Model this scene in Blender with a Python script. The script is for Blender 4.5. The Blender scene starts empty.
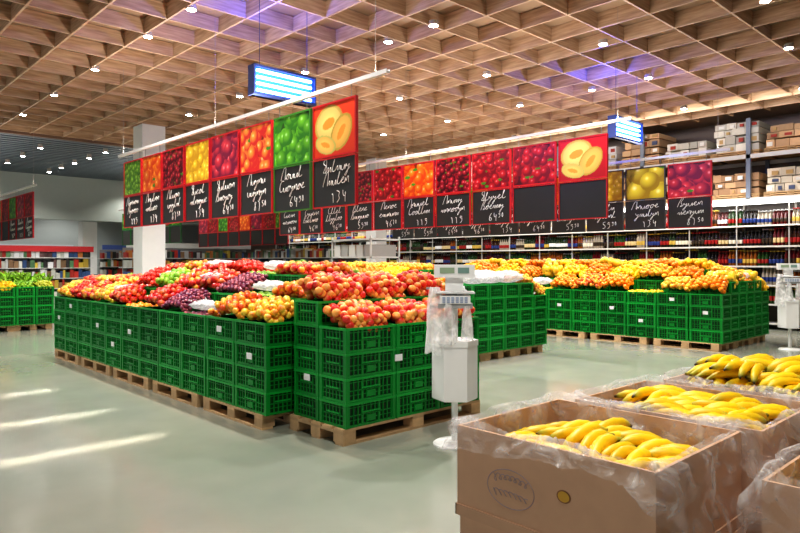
import bpy, math, random
import numpy as np
from mathutils import Vector, Matrix, Euler
random.seed(7); rng=np.random.default_rng(7)
sc=bpy.context.scene
try:
    sc.view_settings.view_transform='Standard'
    sc.view_settings.look='Medium High Contrast'
except Exception as ex: print('look',ex)

def lin(c):
    c=np.asarray(c,dtype=float)/255.0
    return np.where(c<=0.04045,c/12.92,((c+0.055)/1.055)**2.4)

# ---------------------------------------------------------------- mesh builder
class MB:
    def __init__(s): s.V=[];s.C=[];s.L=[];s.T=[];s.n=0
    def raw(s,V,L,T,C):
        V=np.asarray(V,float); C=np.asarray(C,float)
        if C.ndim==1: C=np.tile(C,(len(V),1))
        s.V.append(V);s.C.append(C);s.L.append(np.asarray(L)+s.n);s.T.append(np.asarray(T));s.n+=len(V)
    def box(s,a,b,c):
        x0,y0,z0=a;x1,y1,z1=b
        V=[(x0,y0,z0),(x1,y0,z0),(x1,y1,z0),(x0,y1,z0),(x0,y0,z1),(x1,y0,z1),(x1,y1,z1),(x0,y1,z1)]
        L=[0,3,2,1, 4,5,6,7, 0,1,5,4, 1,2,6,5, 2,3,7,6, 3,0,4,7]
        s.raw(V,L,[4]*6,c)
    def many(s,T,R,P,C=None):
        V,L,Tt,C0=T; N=len(P); nv=len(V)
        if N==0: return
        W=np.einsum('nij,vj->nvi',R,V)+np.asarray(P)[:,None,:]
        if C is None: CC=np.tile(C0[None],(N,1,1))
        else:
            C=np.asarray(C,float)
            CC=np.repeat(C[:,None,:],nv,1) if C.ndim==2 else C
        LL=(L[None,:]+(np.arange(N)*nv)[:,None]).reshape(-1)
        s.raw(W.reshape(-1,3),LL,np.tile(Tt,N),CC.reshape(-1,3))
    def tmpl(s):
        return (np.concatenate(s.V),np.concatenate(s.L),np.concatenate(s.T),np.concatenate(s.C))
    def lathe(s,prof,seg,c,center=(0,0,0),cap=True):
        V=[];L=[];T=[];C=[]
        n=len(prof)
        for i,(r,z) in enumerate(prof):
            for k in range(seg):
                a=2*math.pi*k/seg
                V.append((center[0]+r*math.cos(a),center[1]+r*math.sin(a),center[2]+z))
                C.append(c[i] if isinstance(c,list) else c)
        for i in range(n-1):
            for k in range(seg):
                k2=(k+1)%seg
                L+= [i*seg+k,i*seg+k2,(i+1)*seg+k2,(i+1)*seg+k];T.append(4)
        if cap:
            L+=list(range(seg))[::-1];T.append(seg)
            L+=[(n-1)*seg+k for k in range(seg)];T.append(seg)
        s.raw(V,L,T,C)
    def build(s,name,mat,smooth=False,parent=None):
        V,L,T,C=s.tmpl()
        me=bpy.data.meshes.new(name)
        me.vertices.add(len(V)); me.vertices.foreach_set('co',V.astype(np.float32).ravel())
        me.loops.add(len(L)); me.loops.foreach_set('vertex_index',L.astype(np.int32))
        me.polygons.add(len(T))
        st=np.concatenate([[0],np.cumsum(T)[:-1]]).astype(np.int32)
        me.polygons.foreach_set('loop_start',st)
        me.polygons.foreach_set('loop_total',T.astype(np.int32))
        me.update(calc_edges=True)
        me.polygons.foreach_set('use_smooth',np.full(len(T),smooth))
        at=me.color_attributes.new('Col','FLOAT_COLOR','POINT')
        at.data.foreach_set('color',np.concatenate([C,np.ones((len(C),1))],1).astype(np.float32).ravel())
        me.validate()
        me.materials.append(mat)
        o=bpy.data.objects.new(name,me); sc.collection.objects.link(o)
        if parent: o.parent=parent
        return o
def empty(name,loc=(0,0,0),rz=0):
    e=bpy.data.objects.new(name,None); e.location=loc; e.rotation_euler=(0,0,rz)
    sc.collection.objects.link(e); return e
def eye(N): return np.tile(np.eye(3),(N,1,1))
def rotz(a):
    a=np.asarray(a,float);c=np.cos(a);s=np.sin(a);R=np.zeros((len(a),3,3))
    R[:,0,0]=c;R[:,0,1]=-s;R[:,1,0]=s;R[:,1,1]=c;R[:,2,2]=1;return R
def randrot(N):
    q=rng.normal(size=(N,4));q/=np.linalg.norm(q,axis=1)[:,None];w,x,y,z=q.T
    return np.stack([np.stack([1-2*(y*y+z*z),2*(x*y-z*w),2*(x*z+y*w)],1),np.stack([2*(x*y+z*w),1-2*(x*x+z*z),2*(y*z-x*w)],1),np.stack([2*(x*z-y*w),2*(y*z+x*w),1-2*(x*x+y*y)],1)],1)

# ---------------------------------------------------------------- materials
def newmat(name):
    m=bpy.data.materials.new(name);m.use_nodes=True
    return m,m.node_tree.nodes,m.node_tree.links,m.node_tree.nodes['Principled BSDF']
def attr_mat(name,rough=.5,noise=0.12,scale=30,bump=0,metal=0,spec=.5):
    m,N,L,P=newmat(name)
    a=N.new('ShaderNodeAttribute');a.attribute_name='Col'
    tc=N.new('ShaderNodeTexCoord')
    nz=N.new('ShaderNodeTexNoise');nz.inputs['Scale'].default_value=scale;nz.inputs['Detail'].default_value=4
    L.new(tc.outputs['Object'],nz.inputs['Vector'])
    mr=N.new('ShaderNodeMapRange');mr.inputs[3].default_value=1-noise;mr.inputs[4].default_value=1+noise
    L.new(nz.outputs['Fac'],mr.inputs[0])
    mx=N.new('ShaderNodeVectorMath');mx.operation='SCALE'
    L.new(a.outputs['Color'],mx.inputs[0]);L.new(mr.outputs[0],mx.inputs['Scale'])
    L.new(mx.outputs[0],P.inputs['Base Color'])
    P.inputs['Roughness'].default_value=rough;P.inputs['Metallic'].default_value=metal
    P.inputs['Specular IOR Level'].default_value=spec
    if bump:
        b=N.new('ShaderNodeBump');b.inputs['Strength'].default_value=bump;b.inputs['Distance'].default_value=.01
        L.new(nz.outputs['Fac'],b.inputs['Height']);L.new(b.outputs[0],P.inputs['Normal'])
    return m
def emis(name,col,st):
    m,N,L,P=newmat(name)
    P.inputs['Base Color'].default_value=(*col,1);P.inputs['Emission Color'].default_value=(*col,1);P.inputs['Emission Strength'].default_value=st
    return m
M_crate=attr_mat('green_plastic',.42,.08,8,spec=.35)
M_fruit=attr_mat('fruit_skin',.33,.18,60)
M_leaf=attr_mat('leaf',.5,.25,40,.3)
M_wood=attr_mat('rough_pallet_wood',.75,.3,14,.3)
M_card=attr_mat('cardboard',.8,.07,20,.1)
M_paint=attr_mat('painted',.45,.04,6)
M_print=attr_mat('printed_board',.4,.03,10)
M_glass=attr_mat('bottle_glass',.15,.05,10)
M_banana=attr_mat('banana_skin',.42,.14,50)
M_spot=emis('spotlight_lens',(1,.96,.88),60)
M_blue=emis('blue_tube',(.3,.55,1),9)
M_bluedim=emis('blue_diffuser',(.02,.12,1),2.0)
M_strip=emis('shelf_strip_light',(1,.97,.92),7)
def film_mat(name='clear_plastic_film',lo=.07,hi=.5,base=.95,scale=13,bump=.9,r=.15):
    m,N,L,P=newmat(name)
    P.inputs['Base Color'].default_value=(base,base,base*.98,1);P.inputs['Roughness'].default_value=r
    tc=N.new('ShaderNodeTexCoord');nz=N.new('ShaderNodeTexNoise');nz.inputs['Scale'].default_value=scale;nz.inputs['Detail'].default_value=5;nz.inputs['Distortion'].default_value=.9
    L.new(tc.outputs['Object'],nz.inputs['Vector'])
    mr=N.new('ShaderNodeMapRange');mr.inputs[1].default_value=.42;mr.inputs[2].default_value=.72;mr.inputs[3].default_value=lo;mr.inputs[4].default_value=hi
    L.new(nz.outputs['Fac'],mr.inputs[0])
    b=N.new('ShaderNodeBump');b.inputs['Strength'].default_value=bump;b.inputs['Distance'].default_value=.02
    L.new(nz.outputs['Fac'],b.inputs['Height']);L.new(b.outputs[0],P.inputs['Normal'])
    tl=N.new('ShaderNodeBsdfTranslucent');tl.inputs[0].default_value=(base,base,base,1)
    tr=N.new('ShaderNodeBsdfTransparent')
    m1=N.new('ShaderNodeMixShader');m1.inputs[0].default_value=.4;L.new(P.outputs[0],m1.inputs[1]);L.new(tl.outputs[0],m1.inputs[2])
    m2=N.new('ShaderNodeMixShader');L.new(mr.outputs[0],m2.inputs[0]);L.new(tr.outputs[0],m2.inputs[1]);L.new(m1.outputs[0],m2.inputs[2])
    L.new(m2.outputs[0],N['Material Output'].inputs['Surface'])
    return m
M_film=film_mat()
M_film2=film_mat('translucent_bag_plastic',.35,.85,.95,11,.5,.2)
def floor_mat():
    m,N,L,P=newmat('polished_concrete')
    tc=N.new('ShaderNodeTexCoord')
    n1=N.new('ShaderNodeTexNoise');n1.inputs['Scale'].default_value=.35;n1.inputs['Detail'].default_value=5
    n2=N.new('ShaderNodeTexNoise');n2.inputs['Scale'].default_value=2.2;n2.inputs['Detail'].default_value=6
    L.new(tc.outputs['Object'],n1.inputs['Vector']);L.new(tc.outputs['Object'],n2.inputs['Vector'])
    cr=N.new('ShaderNodeValToRGB');cr.color_ramp.elements[0].position=.3;cr.color_ramp.elements[1].position=.7
    cr.color_ramp.elements[0].color=(*lin((138,146,132)),1);cr.color_ramp.elements[1].color=(*lin((164,162,148)),1)
    L.new(n1.outputs['Fac'],cr.inputs[0])
    mr2=N.new('ShaderNodeMapRange');mr2.inputs[3].default_value=.9;mr2.inputs[4].default_value=1.08;L.new(n2.outputs['Fac'],mr2.inputs[0])
    sc_=N.new('ShaderNodeVectorMath');sc_.operation='SCALE';L.new(cr.outputs[0],sc_.inputs[0]);L.new(mr2.outputs[0],sc_.inputs['Scale']);L.new(sc_.outputs[0],P.inputs['Base Color'])
    mr=N.new('ShaderNodeMapRange');mr.inputs[3].default_value=.10;mr.inputs[4].default_value=.22
    L.new(n2.outputs['Fac'],mr.inputs[0]);L.new(mr.outputs[0],P.inputs['Roughness'])
    P.inputs['Specular IOR Level'].default_value=.85
    return m
def slat_mat():
    m,N,L,P=newmat('ceiling_slat_wood')
    tc=N.new('ShaderNodeTexCoord');mp=N.new('ShaderNodeMapping');mp.inputs['Scale'].default_value=(1,1,12)
    nz=N.new('ShaderNodeTexNoise');nz.inputs['Scale'].default_value=2.5;nz.inputs['Detail'].default_value=6
    L.new(tc.outputs['Object'],mp.inputs[0]);L.new(mp.outputs[0],nz.inputs['Vector'])
    cr=N.new('ShaderNodeValToRGB');cr.color_ramp.elements[0].position=.3;cr.color_ramp.elements[1].position=.75
    cr.color_ramp.elements[0].color=(*lin((158,126,98)),1);cr.color_ramp.elements[1].color=(*lin((204,174,144)),1)
    L.new(nz.outputs['Fac'],cr.inputs[0]);L.new(cr.outputs[0],P.inputs['Base Color']);P.inputs['Roughness'].default_value=.55
    return m

# ---------------------------------------------------------------- room
def boxobj(name,a,b,col,mat):
    m=MB();m.box(a,b,lin(col));return m.build(name,mat)
X0,X1,Y0,Y1=-6,18.6,-5,36
boxobj('floor',(X0,Y0,-.1),(X1,Y1,0),(150,155,145),floor_mat())
boxobj('ceiling',(X0,Y0,5.38),(X1,Y1,5.5),(150,124,100),M_paint)
boxobj('wall_back',(X0,Y1,-.1),(X1,Y1+.2,5.5),(170,178,176),M_paint)
boxobj('wall_right',(X1,Y0,-.1),(X1+.2,Y1,5.5),(120,105,95),M_paint)
boxobj('wall_front',(X0,Y0-.2,-.1),(X1,Y0,5.5),(215,212,205),M_paint)
boxobj('trim_bulkhead',(X0,29,3.35),(15.6,29.3,5.14),(160,168,160),M_paint)
m=MB(); c=lin((225,225,222))
m.box((X0-.2,Y0,0),(X0,Y1,.7),c);m.box((X0-.2,Y0,3.6),(X0,Y1,5.5),c)
for i in range(13): 
    y=Y0+i*(Y1-Y0-.2)/12; m.box((X0-.2,y,.7),(X0,y+.2,3.6),c)
m.build('wall_left',M_paint)  # unseen wall; openings between the posts added to let sky light in
m=MB();c=lin((200,160,120));ZB=5.14;ZT=5.375;PT=.82
x=X0+.2
while x<16.7: m.box((x-.015,Y0,ZB),(x+.015,20,ZT),c);x+=PT
y=Y0+.3
while y<20.05: m.box((X0,y-.015,ZB+.004),(16.75,y+.015,ZT-.004),c);y+=PT
m.build('ceiling_wood_grid',slat_mat())
m=MB();c=lin((84,94,102));y=20.15
while y<29: m.box((X0,y,5.14),(16.75,y+.2,5.2),c);y+=.36
m.box((X0,20.0,5.08),(16.75,20.1,5.375),lin((120,90,70)))
m.box((X0,20.1,5.34),(16.75,29,5.375),lin((24,28,32)))
m.build('ceiling_metal_slats',M_paint)
def column(x,y,w=.6,H=5.14):
    m=MB();c=lin((228,228,225));m.box((x-w/2,y-w/2,0),(x+w/2,y+w/2,H),c)
    m.box((x-w/2-.02,y-w/2-.02,0),(x+w/2+.02,y+w/2+.02,.3),lin((120,120,120)))
    m.box((x-w/2-.02,y-w/2-.02,1.0),(x+w/2+.02,y+w/2+.02,1.06),lin((120,120,120)))
    m.build('column',M_paint)
column(6.9,16.9,.6);column(9.6,30.2,.6,3.35);column(14.8,16.9,.5)

# ---------------------------------------------------------------- crates and pallets
def crate_template():
    m=MB();g=lin((8,132,46));gd=lin((2,50,16));gl=lin((18,152,56))  # gd: shade behind the bars, put into the colour of solid panels
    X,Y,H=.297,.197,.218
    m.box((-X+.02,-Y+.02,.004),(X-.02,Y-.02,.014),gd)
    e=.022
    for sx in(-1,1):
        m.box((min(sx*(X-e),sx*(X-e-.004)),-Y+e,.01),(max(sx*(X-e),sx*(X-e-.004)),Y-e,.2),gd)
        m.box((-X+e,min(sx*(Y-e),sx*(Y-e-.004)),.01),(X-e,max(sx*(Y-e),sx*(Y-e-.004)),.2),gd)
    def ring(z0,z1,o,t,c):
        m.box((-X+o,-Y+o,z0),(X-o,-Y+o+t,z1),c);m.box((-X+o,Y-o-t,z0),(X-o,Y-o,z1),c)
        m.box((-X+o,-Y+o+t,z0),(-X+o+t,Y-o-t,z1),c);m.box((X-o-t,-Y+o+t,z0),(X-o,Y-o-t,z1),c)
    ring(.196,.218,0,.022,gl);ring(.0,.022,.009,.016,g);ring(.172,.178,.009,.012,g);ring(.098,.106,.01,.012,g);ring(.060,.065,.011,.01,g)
    for sx in(-1,1):
        for sy in(-1,1):
            cx,cy=sx*(X-.022),sy*(Y-.022);m.box((cx-.019,cy-.019,0),(cx+.019,cy+.019,.2),g)
    for i in range(1,12):
        xx=-X+i*2*X/12
        for sy in(-1,1):
            w=.004 if i not in(4,8) else .012
            m.box((xx-w,sy*(Y-.016)-.006,.02),(xx+w,sy*(Y-.016)+.006,.197),g)
    for i in range(1,8):
        yy=-Y+i*2*Y/8
        for sx in(-1,1): m.box((sx*(X-.016)-.006,yy-.004,.02),(sx*(X-.016)+.006,yy+.004,.197),g)
    for sy in(-1,1):
        m.box((-.11,sy*(Y-.01)-.006,.115),(.11,sy*(Y-.01)+.006,.128),gl);m.box((-.05,sy*(Y-.01)-.007,.035),(.05,sy*(Y-.01)+.007,.09),g)
    for sx in(-1,1): m.box((sx*(X-.01)-.006,-.09,.115),(sx*(X-.01)+.006,.09,.128),gl)
    return m.tmpl()
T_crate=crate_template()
def pallet(cx,cy,rot=False,name='wooden_pallet',L_=1.2,W=.8,parent=None):
    m=MB()
    def b(x0,x1,y0,y1,z0,z1):
        c=lin((200,166,122))*random.uniform(.75,1.1)
        if rot: m.box((cx+x0,cy+y0,z0),(cx+x1,cy+y1,z1),c)
        else: m.box((cx+y0,cy+x0,z0),(cx+y1,cy+x1,z1),c)
    for i in range(5):
        y=-W/2+i*(W-.13)/4;b(-L_/2,L_/2,y,y+.13,.122,.144)
    for xx in(-L_/2,-.07,L_/2-.14): b(xx,xx+.14,-W/2,W/2,.1,.122)
    for xx in(-L_/2,-.07,L_/2-.14):
        for yy in(-W/2,-.07,W/2-.14): b(xx,xx+.14,yy,yy+.14,.022,.1)
    for yy in(-W/2,-.06,W/2-.12): b(-L_/2,L_/2,yy,yy+.12,0,.022)
    m.build(name,M_wood,parent=parent)

def fruit_t(seg=9,rings=7,dim=.18,sz=1.0):
    V=[];L=[];T=[]
    for i in range(rings+1):
        th=math.pi*i/rings
        rr=math.sin(th);z=math.cos(th)
        z=z*sz*(1-dim*math.exp(-(rr/.35)**2)) 
        for k in range(seg):
            a=2*math.pi*k/seg;V.append((max(rr,.02)*math.cos(a),max(rr,.02)*math.sin(a),z))
    for i in range(rings):
        for k in range(seg):
            k2=(k+1)%seg;L+=[i*seg+k,(i+1)*seg+k,(i+1)*seg+k2,i*seg+k2];T.append(4)
    V=np.array(V);return (V,np.array(L),np.array(T),np.ones((len(V),3)))
T_app=fruit_t();T_fine=fruit_t(16,12);T_long=fruit_t(9,7,0,1.35)
F={
 'peach':(.043,T_app,(246,176,60),(214,42,34),.62),
 'peachf':(.042,T_fine,(250,172,80),(222,50,38),.56),
 'apple':(.041,T_app,(204,26,22),(230,120,60),.25),
 'gold':(.04,T_app,(244,206,64),(238,140,40),.4),
 'orange':(.042,T_app,(252,136,10),(252,156,30),.5),
 'yellow':(.042,T_long,(254,208,24),(250,184,20),.5),
 'green':(.042,T_app,(150,195,50),(110,165,40),.5),
 'pear':(.036,T_long,(206,210,70),(180,180,50),.5),
 'plum':(.026,T_app,(110,36,70),(170,80,90),.4),
 'tomato':(.038,T_app,(216,36,20),(230,60,30),.3),
 'nectar':(.038,T_app,(232,90,36),(250,180,60),.5),
 'melon':(.07,T_long,(250,214,60),(240,190,40),.5),
}
def put(mb,T,P,r,base,blush,amt):
    N=len(P)
    if N==0:return
    R=randrot(N)*(r*rng.uniform(.9,1.08,N))[:,None,None]
    V=T[0];d=rng.normal(size=(N,3));d/=np.linalg.norm(d,axis=1)[:,None]
    t=np.einsum('nk,vk->nv',d,V)*.9+(amt-.5)*1.6+.5
    t=np.clip(t,0,1);t=t*t*(3-2*t)
    b=lin(base)[None,None]*rng.uniform(.8,1.1,(N,1,1));q=lin(blush)[None,None]*rng.uniform(.8,1.15,(N,1,1))
    mb.many(T,R,P,b*(1-t[...,None])+q*t[...,None])
def heap(mb,x0,x1,y0,y1,z,h,kind,layers=2,tx=0.,ty=0.):
    r,T,b,q,a=F[kind]
    s=r*1.88
    for ly in range(layers):
        xs=np.arange(x0+r+.012,x1-r*.8,s);ys=np.arange(y0+r+.018,y1-r*1.0,s*.88)
        gx,gy=np.meshgrid(xs,ys);gx=gx+((np.arange(len(ys))%2)*s*.4+ly*s*.5)[:,None]
        gx=gx.ravel()+rng.normal(0,r*.13,gx.size);gy=gy.ravel()+rng.normal(0,r*.13,gy.size)
        ok=(gx<x1-r*.85);gx=gx[ok];gy=gy[ok]
        u=(gx-(x0+x1)/2)/((x1-x0)/2);v=(gy-(y0+y1)/2)/((y1-y0)/2)
        fx=(u+1)/2 if tx>=0 else (1-u)/2
        fy=(v+1)/2
        zz=z+h*(1-u**4*.8)*(1-v**4*.95)+abs(tx)*fx+ty*fy+rng.normal(0,r*.22,len(gx))-ly*r*1.25
        put(mb,T,np.stack([gx,gy,zz],1),r,b,q,a)

def island(fruitname,xs,y0,ny,levels,kinds,npx,tag=.5,flat=(),hx=0.):
    e=empty('produce_crate_display')
    cm=MB();fm=MB();P=[];nx=len(xs)
    for i in range(nx):
        for j in range(ny):
            lv=levels(i,j)
            peri=(i in(0,nx-1) or j in(0,ny-1))
            for k in range(lv):
                if peri or k>=3: P.append((xs[i]+.2+random.uniform(-.004,.004),y0+.305+j*.61+random.uniform(-.005,.005),.144+k*.2195))
            kd=kinds(i,j)
            if kd:
                z=.144+lv*.2195
                nb=levels(i+1,j) if i<nx/2-.5 else levels(i-1,j)
                tilt=max(0,(nb-lv))*.2195*random.choice([.7,.85,.95])
                h=(.085 if kd!='plum' else .06)+random.uniform(0,.05)+hx
                if (i,j) in flat: tilt=0;h=-.02
                ty=0
                if j==0 and ny>1: ty=max(0,levels(i,1)-lv)*.2195*.6
                heap(fm,xs[i],xs[i]+.405,y0+j*.61,y0+(j+1)*.61,z-.005,h,kd,3,tilt if i<nx/2-.5 else -tilt,ty)
    P=np.array(P);N=len(P)
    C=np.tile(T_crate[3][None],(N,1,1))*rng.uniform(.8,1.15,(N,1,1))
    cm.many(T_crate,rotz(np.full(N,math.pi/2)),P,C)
    for j in range(ny):
        if random.random()<tag:
            z=.144+.2195*random.choice([1,2,3])+.1;yy=y0+.305+j*.61
            cm.box((xs[0]-.006,yy-.045,z-.03),(xs[0]+.004,yy+.045,z+.03),lin((235,235,235)))
    cm.build('green_plastic_crates',M_crate,parent=e)
    fm.build(fruitname,M_fruit,True,e)
    L_=ny*.61;n=max(1,round(L_/1.3));p=L_/n
    for a in range(npx):
        for b in range(n): pallet(xs[0]+.4+a*(.4*nx-.8)/(max(npx-1,1)),y0+p*(b+.5),parent=e)
    return e
M_bag=film_mat('bag_plastic',.5,.95,.85,20,.8,.25)
def bag(cx,cy,z,sx,sy,sz,seed,parent=None,name='produce_bag',mat=None,n=12,col=(232,232,236)):
    r=np.random.default_rng(seed);V=[];L=[];T=[];sg=20
    ph=r.uniform(0,6,8)
    for i in range(n+1):
        th=math.pi*i/n
        for k in range(sg):
            a=2*math.pi*k/sg;d=1+.12*math.sin(5*a+ph[0]+3*th)+.1*math.sin(9*a+ph[1]-5*th)+r.normal(0,.05)
            V.append((cx+sx*d*math.sin(th)*math.cos(a),cy+sy*d*math.sin(th)*math.sin(a),z+sz*(1+math.cos(th))*(.5)*d if i<n else z))
    for i in range(n):
        for k in range(sg):
            k2=(k+1)%sg;L+=[i*sg+k,(i+1)*sg+k,(i+1)*sg+k2,i*sg+k2];T.append(4)
    m=MB();m.raw(V,L,T,lin(col));m.build(name,mat or M_bag,True,parent)

c1=[[ 'gold','nectar','plum','plum','apple','orange','apple','gold','peach','apple','gold'],
    ['nectar','green','plum','apple','peach','green','tomato','apple','nectar','gold','apple'],
    ['apple','peach','green','tomato','apple','nectar','apple','peach','green','apple','peach']]
def k1(i,j): return c1[min(i,5-i)][j] if min(i,5-i)<3 else 'apple'
def l1(i,j):
    b=[4,5,6,6,5,4][i] - (1 if (i in(2,3) and j>6) else 0)
    if j==0 and i>0: b=min(b,5)
    return b
e1=island('fruit_pile',[3.28+.405*i for i in range(6)],5.32,11,l1,k1,3,flat=((0,2),(1,1),(0,5),(2,2),(1,7),(2,8)))
for q,(x,y,z) in enumerate([(3.5,6.9,1.05),(3.55,7.35,1.08),(3.9,6.2,1.28),(3.9,7.45,1.36),(4.32,8.2,1.52),(4.35,6.75,1.5),(4.0,8.9,1.36),(3.6,9.6,1.16)]):
    bag(x,y,z,.17,.24,.10,20+q,e1)
# near block, crates lengthwise along x
e=empty('produce_crate_display');cm=MB();fm=MB();P=[]
bx=3.52
for i in range(3):
    for j in range(2):
        for k in range(4+j): P.append((bx+.3+i*.602,4.42+.2+j*.405,.144+k*.2195))
    heap(fm,bx+i*.602,bx+(i+1)*.602,4.42,4.82,.144+4*.2195-.005,.09,'peachf',3,0,.13)
    heap(fm,bx+i*.602,bx+(i+1)*.602,4.825,5.225,.144+5*.2195-.005,.16,'peachf',4,0,.10)
P=np.array(P);cm.many(T_crate,eye(len(P)),P,np.tile(T_crate[3][None],(len(P),1,1))*rng.uniform(.82,1.12,(len(P),1,1)))
cm.box((4.1,4.412,.68),(4.19,4.42,.74),lin((235,235,235)));cm.box((bx-.006,4.95,.5),(bx,5.04,.56),lin((235,235,235)))
cm.build('green_plastic_crates',M_crate,parent=e);fm.build('peach_pile',M_fruit,True,e)
pallet(bx+.9,4.84,True,L_=1.84,W=.82,parent=e)
# middle island
def k2(i,j): return ['gold','orange','yellow','orange','gold','yellow'][(i+j//2)%6] if j>1 else (None if i<5 else 'gold')
e2=island('citrus_pile',[7.42+.405*i for i in range(6)],6.62,9,lambda i,j:[4,5,5,5,5,4][i]+(0 if j<3 else (1 if i in(2,3) else 0)),k2,3)
for q,(x,y) in enumerate([(7.65,6.95),(8.15,6.9),(8.6,6.95),(9.1,6.95),(9.6,7.0),(9.6,7.5),(8.6,7.5),(7.7,7.6),(9.1,7.5)]):
    bag(x,y,1.02+.2195*(1 if 7.8<x<9.45 else 0),.27,.24,.19,q,e2)
# right island
def k3(i,j):
    s=['orange','yellow','melon','orange','gold','yellow','orange','yellow','melon','orange','yellow']
    return s[(j+i*2)%11] if i else ['orange','gold','yellow','orange','nectar','orange','yellow','gold','orange','yellow','gold'][j]
e3=island('citrus_pile',[12.05+.405*i for i in range(6)],4.45,11,lambda i,j:[4,5,6,6,5,4][i]-(1 if j==0 and i in(2,3) else 0),k3,3,flat=((0,2),(0,6),(3,0)),hx=.04)
for q,(x,y,z) in enumerate([(13.1,4.75,1.25),(13.5,4.75,1.25),(14.2,4.8,1.04),(12.25,8.4,1.1)]):
    bag(x,y,z,.2,.24,.14,40+q,e3)
e4=island('lettuce_pile',[2.2+.405*i for i in range(6)],16.9,7,lambda i,j:4,lambda i,j:['green','pear','green','yellow'][(i+j)%4],3,0)
e5=island('vegetable_pile',[7.9+.405*i for i in range(6)],18.0,6,lambda i,j:[4,5,5,5,5,4][i],lambda i,j:['tomato','green','orange','apple'][(i+j)%4],3,0)
m=MB();N=700;Pp=np.stack([rng.uniform(2.3,4.6,N),rng.uniform(17,19.5,N),rng.uniform(1.08,1.3,N)],1)
lf=MB();lf.raw([(-.05,0,0),(0,-.03,.03),(.06,0,.07),(0,.03,.03),(0,0,.0)],[0,1,4, 1,2,4, 2,3,4, 3,0,4],[3]*4,lin((110,170,50)))
m.many(lf.tmpl(),randrot(N)*1.6,Pp,lin((150,200,60))[None]*rng.uniform(.6,1.3,(N,1)));m.build('lettuce_leaves',M_leaf,parent=e4)

# ---------------------------------------------------------------- hanging signs
def picture(kind,nx,ny,seed):
    r=np.random.default_rng(seed)
    u,v=np.meshgrid(np.linspace(0,1.2,nx),np.linspace(0,1,ny))
    spec={'green':((120,200,40),(40,110,20),.17),'peach':((250,170,60),(190,30,30),.17),'red':((222,24,34),(110,0,12),.13),
     'yellow':((250,215,50),(190,140,20),.15),'cherry':((190,10,40),(60,0,10),.10),'grape':((150,200,50),(60,110,20),.1),
     'apple':((220,50,40),(150,150,40),.2),'orange':((250,150,30),(200,60,10),.18),'plum':((230,60,70),(110,10,50),.2),'melon':0,'melonred':0,'ymelon':((240,220,60),(150,120,10),.36)}[kind]
    if kind in('melon','melonred'):
        C=np.tile(lin((220,60,24) if kind=='melon' else (180,24,24)),(ny,nx,1))
        C=C*(.75+.5*v[...,None])
        for (cx,cy,ra,rb,an,col,cin) in [(.45,.62,.40,.33,.3,(226,190,90),(246,214,120)),(.8,.42,.36,.25,.9,(214,180,70),(250,190,90)),(.36,.24,.3,.17,-.3,(220,214,110),(255,200,100))]:
            dx=(u-cx)*math.cos(an)+(v-cy)*math.sin(an);dy=-(u-cx)*math.sin(an)+(v-cy)*math.cos(an)
            d=np.sqrt((dx/ra)**2+(dy/rb)**2)
            k=d<1;g=np.clip(1.15-d*.5,0,1.1)[...,None]
            C[k]=(lin(col)*g)[k];k=d<.86;C[k]=(lin(cin)*g)[k]
            d2=np.sqrt((dx/ra)**2+((dy)/rb*1.6)**2);C[d2<.45]=lin((250,150,50))
        return C
    A=lin(spec[0]);B=lin(spec[1]);R0=spec[2]
    C=np.tile(B*.35,(ny,nx,1))
    for k in range(int(1.9/R0**2)):
        cx,cy=r.uniform(0,1.2),r.uniform(0,1);R=R0*r.uniform(.8,1.1)
        d=np.sqrt((u-cx)**2+(v-cy)**2)/R;dl=np.sqrt((u-cx+R*.3)**2+(v-cy-R*.35)**2)/R
        t=np.clip(dl,0,1)[...,None];base=A*r.uniform(.75,1.1)
        col=base*(1-t)+B*t; col=col+np.clip(.22-dl,0,1)[...,None]*1.5
        mk=d<1;C[mk]=col[mk]
        if r.random()<.2 and kind!='yellow':
            d2=((u-cx-R*.6)/(R*.6))**2+((v-cy-R*.6)/(R*.25))**2;C[d2<1]=lin((60,130,30))
    return C
chalkm,_,_,PP=newmat('chalk_line');PP.inputs['Base Color'].default_value=(.8,.8,.77,1);PP.inputs['Roughness'].default_value=.9
LET=[[(0,0),(.1,1),(.3,0),(.5,1),(.8,.9),(.9,0),(1,.1)],[(0,.9),(.2,0),(.6,0),(.8,1),(.85,0),(1,.2)],[(.6,1),(.1,.7),(.2,0),(.7,.1),(.7,.9),(.5,1),(1,.6)],
 [(0,0),(.5,1.7),(.3,2),(.2,.2),(.6,0),(1,.3)],[(0,.4),(.7,.7),(.5,1.1),(.1,.5),(.5,0),(1,.3)],[(0,1),(.3,.2),(.8,1),(.4,-1),(0,-.8),(.6,0),(1,.3)],[(0,.3),(.3,1),(.4,0),(.6,.3),(.8,1),(.9,0),(1,.2)]]
CAP=[[(.9,0),(.9,2.2),(.3,2.1),(.2,1.4),(.9,1.2),(.3,0),(1,.2)],[(0,0),(.2,2.2),(.9,2.1),(.3,1.1),(.9,.6),(.4,0),(1,.2)],[(.9,1.9),(.3,2.1),(0,1),(.3,0),(1,.3)],[(0,0),(.2,2.2),(.8,2.2),(.9,0),(1,.2)]]
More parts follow.
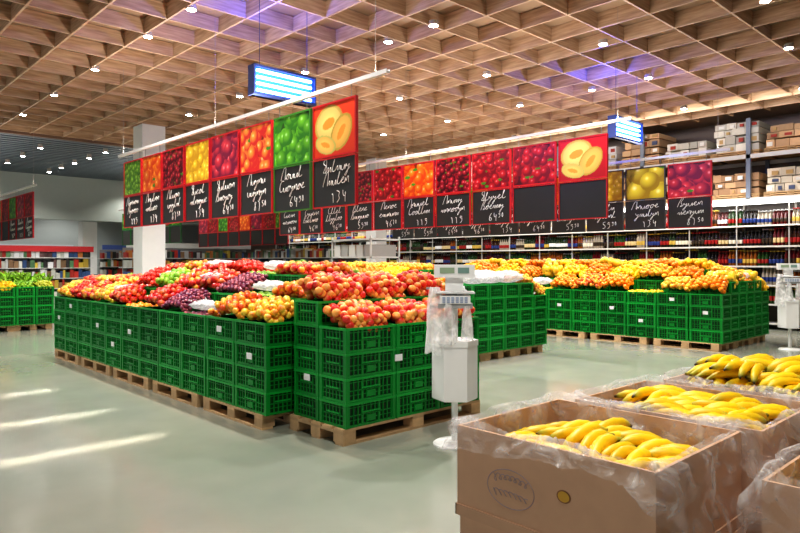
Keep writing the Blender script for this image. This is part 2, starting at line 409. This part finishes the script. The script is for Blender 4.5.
DIG={'1':[(.2,.7),(.5,1),(.5,0)],'4':[(.2,1),(.1,.5),(.8,.5),(.7,1),(.65,0)],'5':[(.8,1),(.2,1),(.2,.6),(.8,.5),(.7,0),(.1,.05)],'7':[(.1,1),(.8,1),(.4,0)],'9':[(.8,.8),(.3,1),(.2,.6),(.8,.7),(.7,.1),(.2,0)],
 '6':[(.8,1),(.2,.6),(.2,.05),(.8,.1),(.7,.5),(.2,.4)],'8':[(.7,.9),(.2,.9),(.8,.2),(.3,0),(.2,.3),(.8,.9)],'3':[(.1,1),(.8,.9),(.4,.55),(.8,.3),(.1,0)],'0':[(.5,1),(.1,.5),(.5,0),(.8,.5),(.5,1)],'2':[(.1,.8),(.6,1),(.7,.6),(.1,0),(.9,.05)]}
def handwriting(x,yc,ztop,seed,parent,big=1.2):
    r=random.Random(seed);cu=bpy.data.curves.new('chalk_lettering','CURVE');cu.dimensions='3D';cu.bevel_depth=.0048;cu.bevel_resolution=0;cu.resolution_u=3
    def stroke(pts):
        sp=cu.splines.new('NURBS');sp.points.add(len(pts)-1)
        for i,(u,v) in enumerate(pts): sp.points[i].co=(x,yc-u,v,1)
        sp.order_u=3;sp.use_endpoint_u=True
    xh=.062*big
    for line in range(2):
        n=r.randint(4,5) if line==0 else r.randint(5,6)
        lw=.072*big*(1 if line==0 else .88);u=-(n+1)*lw/2+r.uniform(-.03,.03);z=ztop-.18-line*.15;pts=[]
        first=r.choice(CAP) if line==0 or r.random()<.3 else r.choice(LET)
        for k in range(n+1):
            sh=first if k==0 else r.choice(LET)
            for (a,b) in sh: pts.append((u+a*lw*(1.15 if k==0 else 1)+b*xh*.28,z+b*xh+k*.003))
            u+=lw*(1.2 if k==0 else 1)
        stroke(pts)
    s=r.choice(['5990','8750','119','4670','134','6490']);h=.13;u=-.05
    for k,ch in enumerate(s):
        hh=h if k<2 or len(s)==3 else h*.6;w=hh*.62
        stroke([(u+a*w,ztop-.52+(h-hh)+b*hh) for a,b in DIG[ch]]);u+=w*1.25
    o=bpy.data.objects.new('chalk_lettering',cu);sc.collection.objects.link(o);cu.materials.append(chalkm);o.parent=parent
def sign(x,y0,kind,seed,frame,W=.79,zt=3.41,text=True,hires=True):
    m=MB();h=.62
    nx,ny=(72,60) if hires else (34,28)
    C=picture(kind,nx,ny,seed)
    V=np.zeros((ny,nx,3));V[...,0]=x-.016;V[...,1]=y0+W-np.linspace(0,1,nx)[None]*W;V[...,2]=zt-h+np.linspace(0,1,ny)[:,None]*h
    idx=np.arange(nx*ny).reshape(ny,nx)
    q=np.stack([idx[:-1,:-1],idx[:-1,1:],idx[1:,1:],idx[1:,:-1]],-1).reshape(-1)
    m.raw(V.reshape(-1,3),q,np.full(len(q)//4,4),C.reshape(-1,3))
    fc=lin(frame)
    def fr(z0,z1,c,t=.02):
        m.box((x-.024,y0,z0),(x+.014,y0+t,z1),c);m.box((x-.024,y0+W-t,z0),(x+.014,y0+W,z1),c)
        m.box((x-.024,y0+t,z0),(x+.014,y0+W-t,z0+t),c);m.box((x-.024,y0+t,z1-t),(x+.014,y0+W-t,z1),c)
    m.box((x-.014,y0+.01,zt-h+.01),(x+.01,y0+W-.01,zt-.01),lin((60,60,60)))
    m.box((x-.014,y0+.01,zt-h-.56),(x+.01,y0+W-.01,zt-h-.02),lin((40,40,38)))
    fr(zt-h,zt,fc);fr(zt-h-.57,zt-h-.01,fc*.8,.014)
    for yy in(y0+.1,y0+W-.1): m.box((x-.003,yy-.003,zt),(x+.003,yy+.003,3.545),lin((150,150,150)))
    o=m.build('hanging_price_sign',M_print)
    if text: handwriting(x-.018,y0+W/2,zt-h,seed*13+5,o)
def rail(x,ya,yb,power=60,w=.025):
    m=MB();c=lin((225,225,222));m.box((x-w,ya,3.545),(x+w,yb,3.565),c);m.box((x-w,ya,3.565),(x-w+.006,yb,3.59),c);m.box((x+w-.006,ya,3.565),(x+w,yb,3.59),c)
    n=int((yb-ya)/3.4)
    for i in range(n+1):
        yy=ya+.2+i*(yb-ya-.4)/n;m.box((x-.002,yy-.002,3.565),(x+.002,yy+.002,5.14),lin((150,140,130)))
    m.build('suspended_sign_rail',M_paint)
    l=bpy.data.lights.new('ceiling_fill','AREA');l.shape='RECTANGLE';l.size=.04;l.size_y=yb-ya;l.energy=power;l.color=(1,.96,.91)  # added fill light aimed up to brighten the ceiling grid
    o=bpy.data.objects.new('ceiling_fill',l);sc.collection.objects.link(o);o.location=(x,(ya+yb)/2,3.61);o.rotation_euler=(math.pi,0,0)
RED=(190,24,34);GRN=(30,110,50)
for i,k in enumerate(['melon','green','peach','plum','yellow','cherry','orange','grape']):
    sign(4.5,5.45+.84*i,k,i,RED if i!=1 else (60,130,40))
rail(4.5,4.95,12.4,120)
for i,k in enumerate(['melonred','red','red','cherry','orange','red','cherry','plum','green','apple']):
    sign(8.4,4.65+.84*i,k,20+i,RED,text=i>1)
rail(8.4,4.3,13.2,125,.016)
for i,k in enumerate(['plum','ymelon','yellow','orange','red','plum','green','red','orange','cherry']):
    sign(11.95,4.6+.84*i,k,40+i,RED if i==0 else (60,60,60),hires=i<4)
rail(11.95,4.3,13.2,125,.016)
for i in range(8): sign(4.6,18.6+.84*i,['red','plum','green','red','apple','orange'][i%6],60+i,RED,hires=False,text=i<3)
rail(4.6,18.4,26,50)
for i in range(8): sign(12.6,19+.84*i,['green','red','plum','orange','red'][i%5],80+i,RED,hires=False,text=False)
rail(12.6,18.8,26,50)
for i in range(6): sign(9.2,20+.84*i,['green','red','plum','green','red'][i%5],90+i,GRN,hires=False,text=False)
rail(9.2,19.8,25.4,50)

# ---------------------------------------------------------------- blue insect lamps
def blue_lamp(x0,x1,y,z0,z1):
    e=empty('blue_insect_lamp',((x0+x1)/2,y,(z0+z1)/2));w=(x1-x0)/2;h=(z1-z0)/2
    m=MB();c=lin((50,64,120))
    m.box((-w,.02,-h),(w,.1,h),c);m.box((-w,-.06,h-.03),(w,.1,h),c);m.box((-w,-.06,-h),(w,.1,-h+.03),c);m.box((-w-.02,-.06,-h),(-w,.1,h),c);m.box((w,-.06,-h),(w+.02,.1,h),c)
    for s in(-1,1): m.box((s*w*.8-.003,0,h),(s*w*.8+.003,.006,5.14-(z0+z1)/2),c)
    m.build('housing',M_paint,parent=e)
    m=MB();m.box((-w+.01,.0,-h+.03),(w-.01,.02,h-.03),lin((20,60,230)));m.build('reflector',M_bluedim,parent=e)
    m=MB()
    for k in range(4):
        z=-h+.07+k*(2*h-.14)/3;m.box((-w+.04,-.035,z-.016),(w-.04,-.005,z+.016),c)
    m.build('tubes',M_blue,parent=e)
    l=bpy.data.lights.new('blue_glow','POINT');l.energy=90;l.color=(.05,.08,1);l.shadow_soft_size=.05
    o=bpy.data.objects.new('blue_glow',l);sc.collection.objects.link(o);o.parent=e;o.location=(-.2,.3,h+.5)
blue_lamp(4.49,5.45,7.6,3.82,4.22)
blue_lamp(10.85,11.85,5.9,3.85,4.25)

# ---------------------------------------------------------------- ceiling spots
sm=MB();hm=MB();spots=[]
for x,ys in [(2.2,[2,5,8,11,14,17]),(4.1,[6.2,8.6,10.1,12.5,15,17.5]),(7.0,[4.3,6.7,7.7,10,12.4,14.8,17.2]),(9.6,[3,5.4,7.8,10.2,12.6,15,18]),(12.0,[3.4,5.8,7,8.8,11,13.4,16]),(15,[4,6.4,8.8,11.2,14,17]),(5.5,[21.5,23.5,25.5,27.5]),(7.2,[21,22.5,24,25.5,27]),(11,[22,25,28]),(6,[31.5,34]),(10,[31.5,34])]:
    for y in ys: spots.append((x,y))
for x,y in spots:
    zz=5.12 if y<20 else (5.0 if y<29 else 5.25)
    hm.lathe([(.062,0),(.074,.0),(.07,.07 if y<20 else .13)],16,lin((170,160,150)),(x,y,zz))
    sm.lathe([(.064,0),(.064,.004)],16,(1,1,1),(x,y,zz-.006))
hm.build('ceiling_spotlights',M_paint);sm.build('ceiling_spotlight_lenses',M_spot)
for i,(x,y) in enumerate(spots):
    if i%2==0 or y>20:
        l=bpy.data.lights.new('spot_lamp','SPOT');l.energy=580 if y<20 else 300;l.color=(1,.965,.925);l.spot_size=2.3;l.spot_blend=.6;l.shadow_soft_size=.08
        o=bpy.data.objects.new('spot_lamp',l);sc.collection.objects.link(o);o.location=(x,y,5.09 if y<20 else 4.98)
for (xa,xb,y) in [(.2,2.5,5.9),(.6,2.5,7.25),(1.0,2.4,8.9)]:
    l=bpy.data.lights.new('floor_streak_light','AREA');l.shape='RECTANGLE';l.size=xb-xa;l.size_y=.06;l.energy=3.2;l.spread=math.radians(4);l.color=(1,.86,.76)  # added narrow lights that draw the daylight streaks on the floor
    o=bpy.data.objects.new('floor_streak_light',l);sc.collection.objects.link(o);o.location=((xa+xb)/2,y,5.0)

# ---------------------------------------------------------------- liquor wall
er=empty('liquor_shelving_rack')
sh=MB();c=lin((170,168,162));lev=[.15,.6,1.05,1.5,1.98,2.48]
for i in range(24):
    y=.2+i*1.15;sh.box((17.45,y-.02,0),(17.5,y+.02,3.05),c);sh.box((16.95,y-.02,0),(17.5,y+.02,.15),c);sh.box((16.96,y-.012,.1),(16.99,y+.012,3.05),c)
for z in lev: sh.box((16.95,.2,z-.02),(17.5,26.7,z),c);sh.box((16.93,.2,z-.03),(16.95,26.7,z+.01),lin((210,208,200)))
sh.box((17.5,.2,0),(17.53,26.7,3.1),lin((52,42,36)));sh.box((16.85,.2,3.06),(17.5,26.7,3.12),lin((226,226,222)))
sh.build('shelving',M_paint,parent=er)
m=MB();m.box((16.84,.3,2.99),(16.94,26.6,3.055),(1,1,1));m.build('shelf_strip_light',M_strip,parent=er)
l=bpy.data.lights.new('shelf_light','AREA');l.shape='RECTANGLE';l.size=.08;l.size_y=26;l.energy=130;l.color=(1,.96,.9)
o=bpy.data.objects.new('shelf_light',l);sc.collection.objects.link(o);o.location=(16.4,13.4,3.02);o.rotation_euler=(0,math.radians(-50),0);o.parent=er
def bottle_t():
    m=MB()
    prof=[(.036,0),(.038,.02),(.038,.06),(.0385,.061),(.0385,.14),(.038,.141),(.037,.18),(.014,.24),(.013,.29),(.016,.291),(.016,.315)]
    cols=[(1,0,0)]*3+[(0,1,0)]*2+[(1,0,0)]*4+[(0,0,1)]*2
    m.lathe(prof,8,cols);return m.tmpl()
TB=bottle_t();bm_=MB();P=[];C=[];S=[]
glass=[(24,44,20),(50,24,12),(18,18,22),(26,20,18),(120,64,18),(30,62,26),(150,140,124),(80,14,18)];lab=[(226,220,200),(200,170,80),(150,36,36),(225,225,225),(40,60,120),(210,190,140),(60,50,40)];cap=[(150,30,30),(190,160,60),(30,30,30),(50,50,50),(180,180,180)]
mask=TB[3]
for z in lev[1:]:
    y=.3
    while y<26.6:
        g=lin(random.choice(glass));l_=lin(random.choice(lab));cp=lin(random.choice(cap));s=random.uniform(1.12,1.4)
        for q in range(random.randint(2,5)):
            if y>26.6: break
            for xx in(17.02,17.12,17.22):
                P.append((xx+random.uniform(-.01,.01),y,z));C.append(mask[:,:1]*g+mask[:,1:2]*l_+mask[:,2:3]*cp);S.append(s)
            y+=.082
        y+=.004
R=eye(len(P));R[:,2,2]=S
bm_.many(TB,R,np.array(P),np.array(C));bm_.build('liquor_bottles',M_glass,True,er)
rk=MB();ct=MB();pl=MB()
for z in(3.16,4.22): rk.box((17.0,.2,z-.1),(17.05,26.7,z),lin((200,200,198)));rk.box((18.4,.2,z-.1),(18.45,26.7,z),lin((190,190,188)))
for i in range(10):
    y=.3+i*2.7;rk.box((17.0,y-.05,3.12),(17.08,y+.05,5.1),lin((110,120,136)));rk.box((18.38,y-.05,0),(18.46,y+.05,5.1),lin((110,120,136)))
rk.build('rack_frame',M_paint,parent=er)
for z in(3.16,4.22):
    y=.5
    while y<26:
        for q in range(3): pl.box((17.05,y,z+.0+q*.045),(18.3,y+1.15,z+.02+q*.045),lin((206,170,124)))
        for q in range(3): pl.box((17.05,y+q*.5,z+.01),(18.3,y+.14+q*.5,z+.1),lin((190,154,110)))
        zz=z+.12;top=z+.12+random.choice([.4,.55,.66]) ;tone=random.choice([(190,154,118),(216,212,200),(204,168,130),(226,222,214),(220,210,190),(206,206,206)])
        while zz<top:
            hh=random.uniform(.15,.22);yy=y+.04
            while yy<y+1.0:
                ww=random.uniform(.16,.32);ct.box((17.1+random.uniform(0,.06),yy,zz),(18.2,min(yy+ww,y+1.12)-.01,zz+hh*random.uniform(.8,1)-.006),lin(tone)*random.uniform(.6,1.15))
                if random.random()<.55: ct.box((17.09,yy+.04,zz+.03),(17.12,yy+ww*.6,zz+hh*.6),lin(random.choice([(230,230,225),(160,60,50),(70,80,110),(180,150,100),(220,220,215)])))
                yy+=ww
            zz+=hh
        y+=1.24
pl.build('rack_pallets',M_wood,parent=er);ct.build('stacked_cartons',M_card,parent=er)
l=bpy.data.lights.new('rack_fill','AREA');l.shape='RECTANGLE';l.size=.1;l.size_y=24;l.energy=190;l.color=(1,.96,.9)  # added fill aimed at the upper rack to brighten its cartons
o=bpy.data.objects.new('rack_fill',l);sc.collection.objects.link(o);o.location=(15.2,12.4,5.08);o.rotation_euler=(0,math.radians(-62),0);o.parent=er

# gondolas in background
pal=[(180,50,40),(210,180,70),(60,90,140),(220,220,220),(200,200,190),(90,130,90),(190,120,60),(110,80,80),(140,110,80),(50,50,50)]
def gondola(x0,x1,y0,y1,H=2.2,name='shelving_gondola',sign=None):
    m=MB();c=lin((200,200,196));alongx=(x1-x0)>(y1-y0)
    m.box((x0,y0,0),(x1,y1,.15),c)
    if alongx: ym=(y0+y1)/2;m.box((x0,ym-.02,.15),(x1,ym+.02,H),c*.4)
    else: xm=(x0+x1)/2;m.box((xm-.02,y0,.15),(xm+.02,y1,H),c*.4)
    z=.15
    while z<H-.2:
        m.box((x0,y0,z),(x1,y1,z+.025),c)
        if alongx:
            a=x0+.02
            while a<x1-.2:
                w=random.uniform(.08,.2);hh=random.uniform(.2,.36);m.box((a,y0+.04,z+.025),(min(a+w,x1)-.01,ym-.03,z+.025+hh),lin(random.choice(pal))*random.uniform(.5,1));a+=w
        else:
            a=y0+.02
            while a<y1-.2:
                w=random.uniform(.08,.2);hh=random.uniform(.2,.36);m.box((x0+.04,a,z+.025),(xm-.03,min(a+w,y1)-.01,z+.025+hh),lin(random.choice(pal))*random.uniform(.5,1));a+=w
        z+=.4
    if sign:
        m.box((x0,y0-.01,H),(x1,y0+.04,H+.22),lin(sign))
    m.build(name,M_paint)
gondola(5.5,9.0,27.6,28.4,2.0,sign=(170,40,44));gondola(10.2,16,27.3,28.2,2.2,sign=(200,200,195));gondola(11,14.5,32.5,33.3,2.2,sign=(70,90,150))
gondola(6,10,33.5,34.3,2.2,sign=(190,194,200));gondola(14.4,15.4,18,25,2.0)
m=MB();c=lin((176,178,176))
for z in(.2,.7,1.2,1.7,2.15): m.box((10.5,12.2,z),(11.5,13.8,z+.04),c)
for a in(10.5,11.46):
    for b in(12.2,13.76): m.box((a,b,0),(a+.04,b+.04,2.25),c)
for z in(.24,.74,1.24,1.74):
    for k in range(5):
        m.box((10.55,12.25+k*.31,z),(11.4,12.5+k*.31,z+.3),lin((200,200,196))*random.uniform(.4,1))
m.build('tray_rack',M_paint)

# ---------------------------------------------------------------- weighing stations
def drape(parent,x,y,z0,z1,w,seed,mat):
    r=np.random.default_rng(seed);nx,nz=20,18;V=[]
    for j in range(nz):
        t=j/(nz-1)
        for i in range(nx):
            a=2*math.pi*i/nx;rad=w*(.35+.65*t**.7)*(1+.25*math.sin(4*a+2*t+seed)+.15*math.sin(7*a-2*t))
            V.append((x+rad*math.cos(a)*1.1,y+rad*math.sin(a)*.7,z0+(z1-z0)*(1-t)+(r.normal(0,.012) if j==nz-1 else r.normal(0,.002))))
    L=[];T=[]
    for j in range(nz-1):
        for i in range(nx):
            i2=(i+1)%nx;L+=[j*nx+i,(j+1)*nx+i,(j+1)*nx+i2,j*nx+i2];T.append(4)
    m=MB();m.raw(V,L,T,lin((235,235,238)));m.build('bag_roll',mat,True,parent)
def scale_station(x,y,rz):
    e=empty('weighing_scale_stand',(x,y,0),rz)
    m=MB();w=lin((236,236,232));g=lin((160,162,160))
    m.lathe([(.19,0),(.19,.012),(.17,.025),(.03,.04)],28,w)
    m.lathe([(.028,.03),(.028,1.2)],16,w)
    m.lathe([(.19,.40),(.2,.41),(.2,.90),(.19,.915)],6,w)
    m.lathe([(.207,.87),(.207,.92),(.17,.92),(.17,.8)],6,w,cap=False)
    m.box((-.15,-.13,1.2),(.15,.13,1.24),g)
    m.box((-.13,-.14,1.24),(.13,.12,1.31),w)
    m.box((-.17,-.14,1.325),(.17,.14,1.34),lin((200,202,200)));m.box((-.02,-.02,1.31),(.02,.02,1.325),g)
    m.box((-.08,.1,1.24),(.08,.15,1.5),w)
    m.box((-.18,.06,1.46),(.18,.16,1.575),w);m.box((-.13,.052,1.50),(.0,.061,1.55),lin((150,170,140)));m.box((.03,.052,1.50),(.13,.061,1.55),lin((120,150,140)))
    for a in range(3):
        for b in range(6): m.box((-.11+b*.038,-.146,1.25+a*.018),(-.085+b*.038,-.139,1.262+a*.018),lin((150,165,190)))
    m.box((-.25,-.05,1.36),(-.15,-.03,1.38),g);m.box((-.22,-.09,1.2),(-.15,-.07,1.22),g)
    m.build('stand_body',M_paint,parent=e)
    drape(e,-.17,-.08,.80,1.38,.09,3,M_film2);drape(e,-.06,-.17,.9,1.24,.06,5,M_film2);drape(e,.1,-.15,.94,1.22,.05,9,M_film2)
scale_station(4.27,3.83,math.radians(-46))
scale_station(13.3,3.75,math.radians(-60))

# ---------------------------------------------------------------- bananas & boxes
def banana_t():
    sg=8;V=[];L=[];T=[];C=[]
    ts=[0,.06,.13,.25,.42,.6,.78,.9,.97,1.0];rs=[.38,.33,.42,.85,1,1,.9,.6,.28,.24]
    A=1.3;R=.145;r0=.0172
    for t,rr in zip(ts,rs):
        a=-A/2+A*t;cx=R*math.sin(a);cz=R*math.cos(a)-R
        nx,nz=math.sin(a),math.cos(a)
        for k in range(sg):
            b=2*math.pi*k/sg;rad=r0*rr*(1+.09*math.cos(5*b))
            V.append((cx+nx*rad*math.cos(b),rad*math.sin(b),cz+nz*rad*math.cos(b)))
            C.append(lin((120,104,40)) if t<.05 else (lin((60,44,24)) if t>.96 else (lin((200,190,60)) if t<.2 or t>.88 else lin((252,208,26)))))
    m=len(ts)
    for i in range(m-1):
        for k in range(sg):
            k2=(k+1)%sg;L+=[i*sg+k,i*sg+k2,(i+1)*sg+k2,(i+1)*sg+k];T.append(4)
    L+=list(range(sg))[::-1];T.append(sg);L+=[(m-1)*sg+k for k in range(sg)];T.append(sg)
    return (np.array(V),np.array(L),np.array(T),np.array(C))
TBN=banana_t()
def bananas(name,x0,x1,y0,y1,z,h,ang,parent=None,step=.13):
    mb=MB();Rs=[];Ps=[]
    for ly in range(3):
        xs=np.arange(x0+.085,x1-.05,step);ys=np.arange(y0+.075,y1-.04,.11)
        for a in xs:
            for b in ys:
                yaw0=ang+random.uniform(-.55,.55)+(math.pi if random.random()<.5 else 0)
                u=(a-(x0+x1)/2)/((x1-x0)/2);v=(b-(y0+y1)/2)/((y1-y0)/2)
                zc=z+h*(1-u*u)*(1-v*v)-ly*.035+random.uniform(-.015,.022)
                nq=random.choice([4,5])
                for q in range(nq):
                    qq=q-(nq-1)/2
                    yaw=yaw0+qq*.15;roll=qq*.3+random.uniform(-.12,.12);pit=random.uniform(-.25,.25)
                    M=(Matrix.Rotation(yaw,3,'Z')@Matrix.Rotation(pit,3,'Y')@Matrix.Rotation(roll,3,'X'))
                    off=Matrix.Rotation(yaw0,3,'Z')@Vector((0,qq*.031,0))
                    Rs.append(np.array(M)*random.uniform(.88,1.05));Ps.append((min(max(a+off.x,x0+.08),x1-.08),min(max(b+off.y,y0+.08),y1-.08),zc-abs(qq)*.009))
    N=len(Ps);C=np.tile(TBN[3][None],(N,1,1))*rng.uniform(.82,1.08,(N,1,1))
    mb.many(TBN,np.array(Rs),np.array(Ps),C);return mb.build(name,M_banana,True,parent)
def liner(x0,x1,y0,y1,z,seed,parent,outs,inn=.1):
    r=np.random.default_rng(seed);n=300;prof=[(-.045,-inn),(-.02,-inn*.4),(-.008,.010),(.004,.018),(.014,.004),(.016,-.12),(.02,-.28),(.018,-.45),(.026,-.62),(.022,-.8),(.03,-1)]
    per=[];w=x1-x0;l=y1-y0
    for i in range(n):
        s=i/n*2*(w+l)
        if s<w:p=(x0+s,y0);oo=outs[0]
        elif s<w+l:p=(x1,y0+s-w);oo=outs[1]
        elif s<2*w+l:p=(x1-(s-w-l),y1);oo=outs[2]
        else:p=(x0,y1-(s-2*w-l));oo=outs[3]
        cx=(p[0]-(x0+x1)/2)/(w/2);cy=(p[1]-(y0+y1)/2)/(l/2)
        d=np.array([cx**5,cy**5]);d=d/np.linalg.norm(d);per.append((p,d,s,oo))
    os_=np.array([p[3] for p in per]);kk=np.ones(17)/17;os_=np.convolve(np.concatenate([os_[-8:],os_,os_[:8]]),kk,'valid')
    ph=r.uniform(0,6,6);V=[]
    for j,(o,dz) in enumerate(prof):
        for (p,d,s,_),ov in zip(per,os_):
            f=.007*math.sin(38*s+ph[0]+j*.7)+.005*math.sin(71*s+ph[1]-j)+.006*math.sin(17*s+ph[2]+j)
            hem=(.75+.25*math.sin(9*s+ph[3]))
            zz=dz if j<=4 else dz*ov*hem
            oo=o+(f*1.3+.012 if j>=4 else f*.4)+(ov*.12*max(0,-dz) if j>4 else 0)
            V.append((p[0]+d[0]*oo,p[1]+d[1]*oo,z+zz+(.006*math.sin(23*s+ph[4]) if 1<j<4 else 0)+r.normal(0,.0015)))
    L=[];T=[]
    for j in range(len(prof)-1):
        for i in range(n):
            i2=(i+1)%n;L+=[j*n+i,j*n+i2,(j+1)*n+i2,(j+1)*n+i];T.append(4)
    m=MB();m.raw(V,L,T,lin((230,230,228)));m.build('plastic_liner',M_film,True,parent)
inkm,_,_,PP=newmat('faded_blue_ink');PP.inputs['Base Color'].default_value=(*lin((168,150,150)),1);PP.inputs['Roughness'].default_value=.9;PP.inputs['Specular IOR Level'].default_value=.1
def banana_box(x0,x1,y0,y1,zt,heap_h,ang,seed,outs,nstack=4,zoff=.0):
    e=empty('banana_box',(0,0,0));t=.008
    pallet((x0+x1)/2,(y0+y1)/2,L_=y1-y0,W=x1-x0,parent=e,name='pallet')
    m=MB();c=lin((206,164,130))
    base=.144;H=(zt-base)/nstack
    for k in range(nstack):
        z0=zt-H*(k+1);z1=z0+H-.004;cc=c*random.uniform(.92,1.05)
        ins=0 if k==0 else .006*random.uniform(-1,1)
        a0,a1,b0,b1=x0+ins,x1+ins,y0-ins,y1-ins
        m.box((a0,b0,z0),(a1,b0+t,z1),cc);m.box((a0,b1-t,z0),(a1,b1,z1),cc);m.box((a0,b0+t,z0),(a0+t,b1-t,z1),cc);m.box((a1-t,b0+t,z0),(a1,b1-t,z1),cc)
        m.box((a0+t,b0+t,z0),(a1-t,b1-t,z0+.006),cc)
        m.box((a0-.004,b0-.004,z0),(a1+.004,b0,z0+.03),cc*.95);m.box((a0-.004,b0-.004,z0),(a0,b1+.004,z0+.03),cc*.95)
        m.box((a0-.004,b1,z0),(a1+.004,b1+.004,z0+.03),cc*.95);m.box((a1,b0-.004,z0),(a1+.004,b1+.004,z0+.03),cc*.95)
    m.build('cardboard_box',M_card,parent=e)
    hm=MB();cy=y0+(y1-y0)*.40
    for (rad,col,dx,) in [(.02,(150,104,66),.0012),(.016,(208,160,60),.002)]:
        V=[(x0-dx,cy+rad*math.cos(2*math.pi*k/20),zt-.115+rad*.8*math.sin(2*math.pi*k/20)) for k in range(20)]
        hm.raw(V,list(range(20)),[20],lin(col))
    hm.build('hand_hole',M_card,parent=e)
    cu=bpy.data.curves.new('box_print','CURVE');cu.dimensions='3D';cu.bevel_depth=.0011;cu.bevel_resolution=0
    for ln in range(2):
        sp=cu.splines.new('NURBS');n=22;sp.points.add(n-1)
        for i in range(n):
            t_=i/(n-1);uu=(t_-.5)*.11+.012*math.sin(i*2.1);vv=.012*math.cos(i*2.1+ln)*(1.4 if i<4 else 1)
            sp.points[i].co=(x0-.0004,cy+.16-uu,zt-.12-ln*.036+vv+.02*t_*(1-t_)*(2-ln),1)
        sp.order_u=3;sp.use_endpoint_u=True
    sp=cu.splines.new('NURBS');sp.points.add(24)
    for i in range(25):
        a=2*math.pi*i/24;sp.points[i].co=(x0-.0004,cy+.16+.075*math.cos(a),zt-.138+.05*math.sin(a),1)
    sp.order_u=3;sp.use_endpoint_u=True
    o=bpy.data.objects.new('box_print',cu);sc.collection.objects.link(o);cu.materials.append(inkm);o.parent=e
    bananas('bananas',x0+.02,x1-.02,y0+.02,y1-.02,zt-.03+zoff,heap_h,ang,e)
    liner(x0,x1,y0,y1,zt,seed,e,outs)
zt=1.15
banana_box(1.36,1.86,.64,1.21,zt,.025,-.75,1,(.26,.1,.1,.05),zoff=-.03)
banana_box(1.90,2.40,.60,1.17,zt,.05,-.75,2,(.24,.1,.1,.1),zoff=-.01)
banana_box(2.46,2.96,.56,1.13,zt,.09,-.5,3,(.2,.1,.1,.04),zoff=.03)
banana_box(1.64,2.14,-.05,.52,1.10,.03,-.5,4,(.2,.1,.1,.2))
# spot light aimed down at the banana boxes
l=bpy.data.lights.new('spot_lamp','SPOT');l.energy=260;l.color=(1,.97,.93);l.spot_size=1.3;l.spot_blend=.7;l.shadow_soft_size=.08
o=bpy.data.objects.new('spot_lamp',l);sc.collection.objects.link(o);o.location=(.9,.4,5.09);o.rotation_euler=(0,math.radians(-14),0)

# ---------------------------------------------------------------- world & camera
w=bpy.data.worlds.new('World');sc.world=w;w.use_nodes=True
w.node_tree.nodes['Background'].inputs[0].default_value=(.88,.94,1,1);w.node_tree.nodes['Background'].inputs[1].default_value=1.1
cam=bpy.data.cameras.new('camera');co=bpy.data.objects.new('camera',cam);sc.collection.objects.link(co)
cam.sensor_width=36;cam.lens=29.25;cam.shift_y=-4.5/800;cam.clip_start=.05;cam.clip_end=200
co.location=(0,0,1.6);co.rotation_euler=(math.pi/2,0,math.radians(-43.3));sc.camera=co
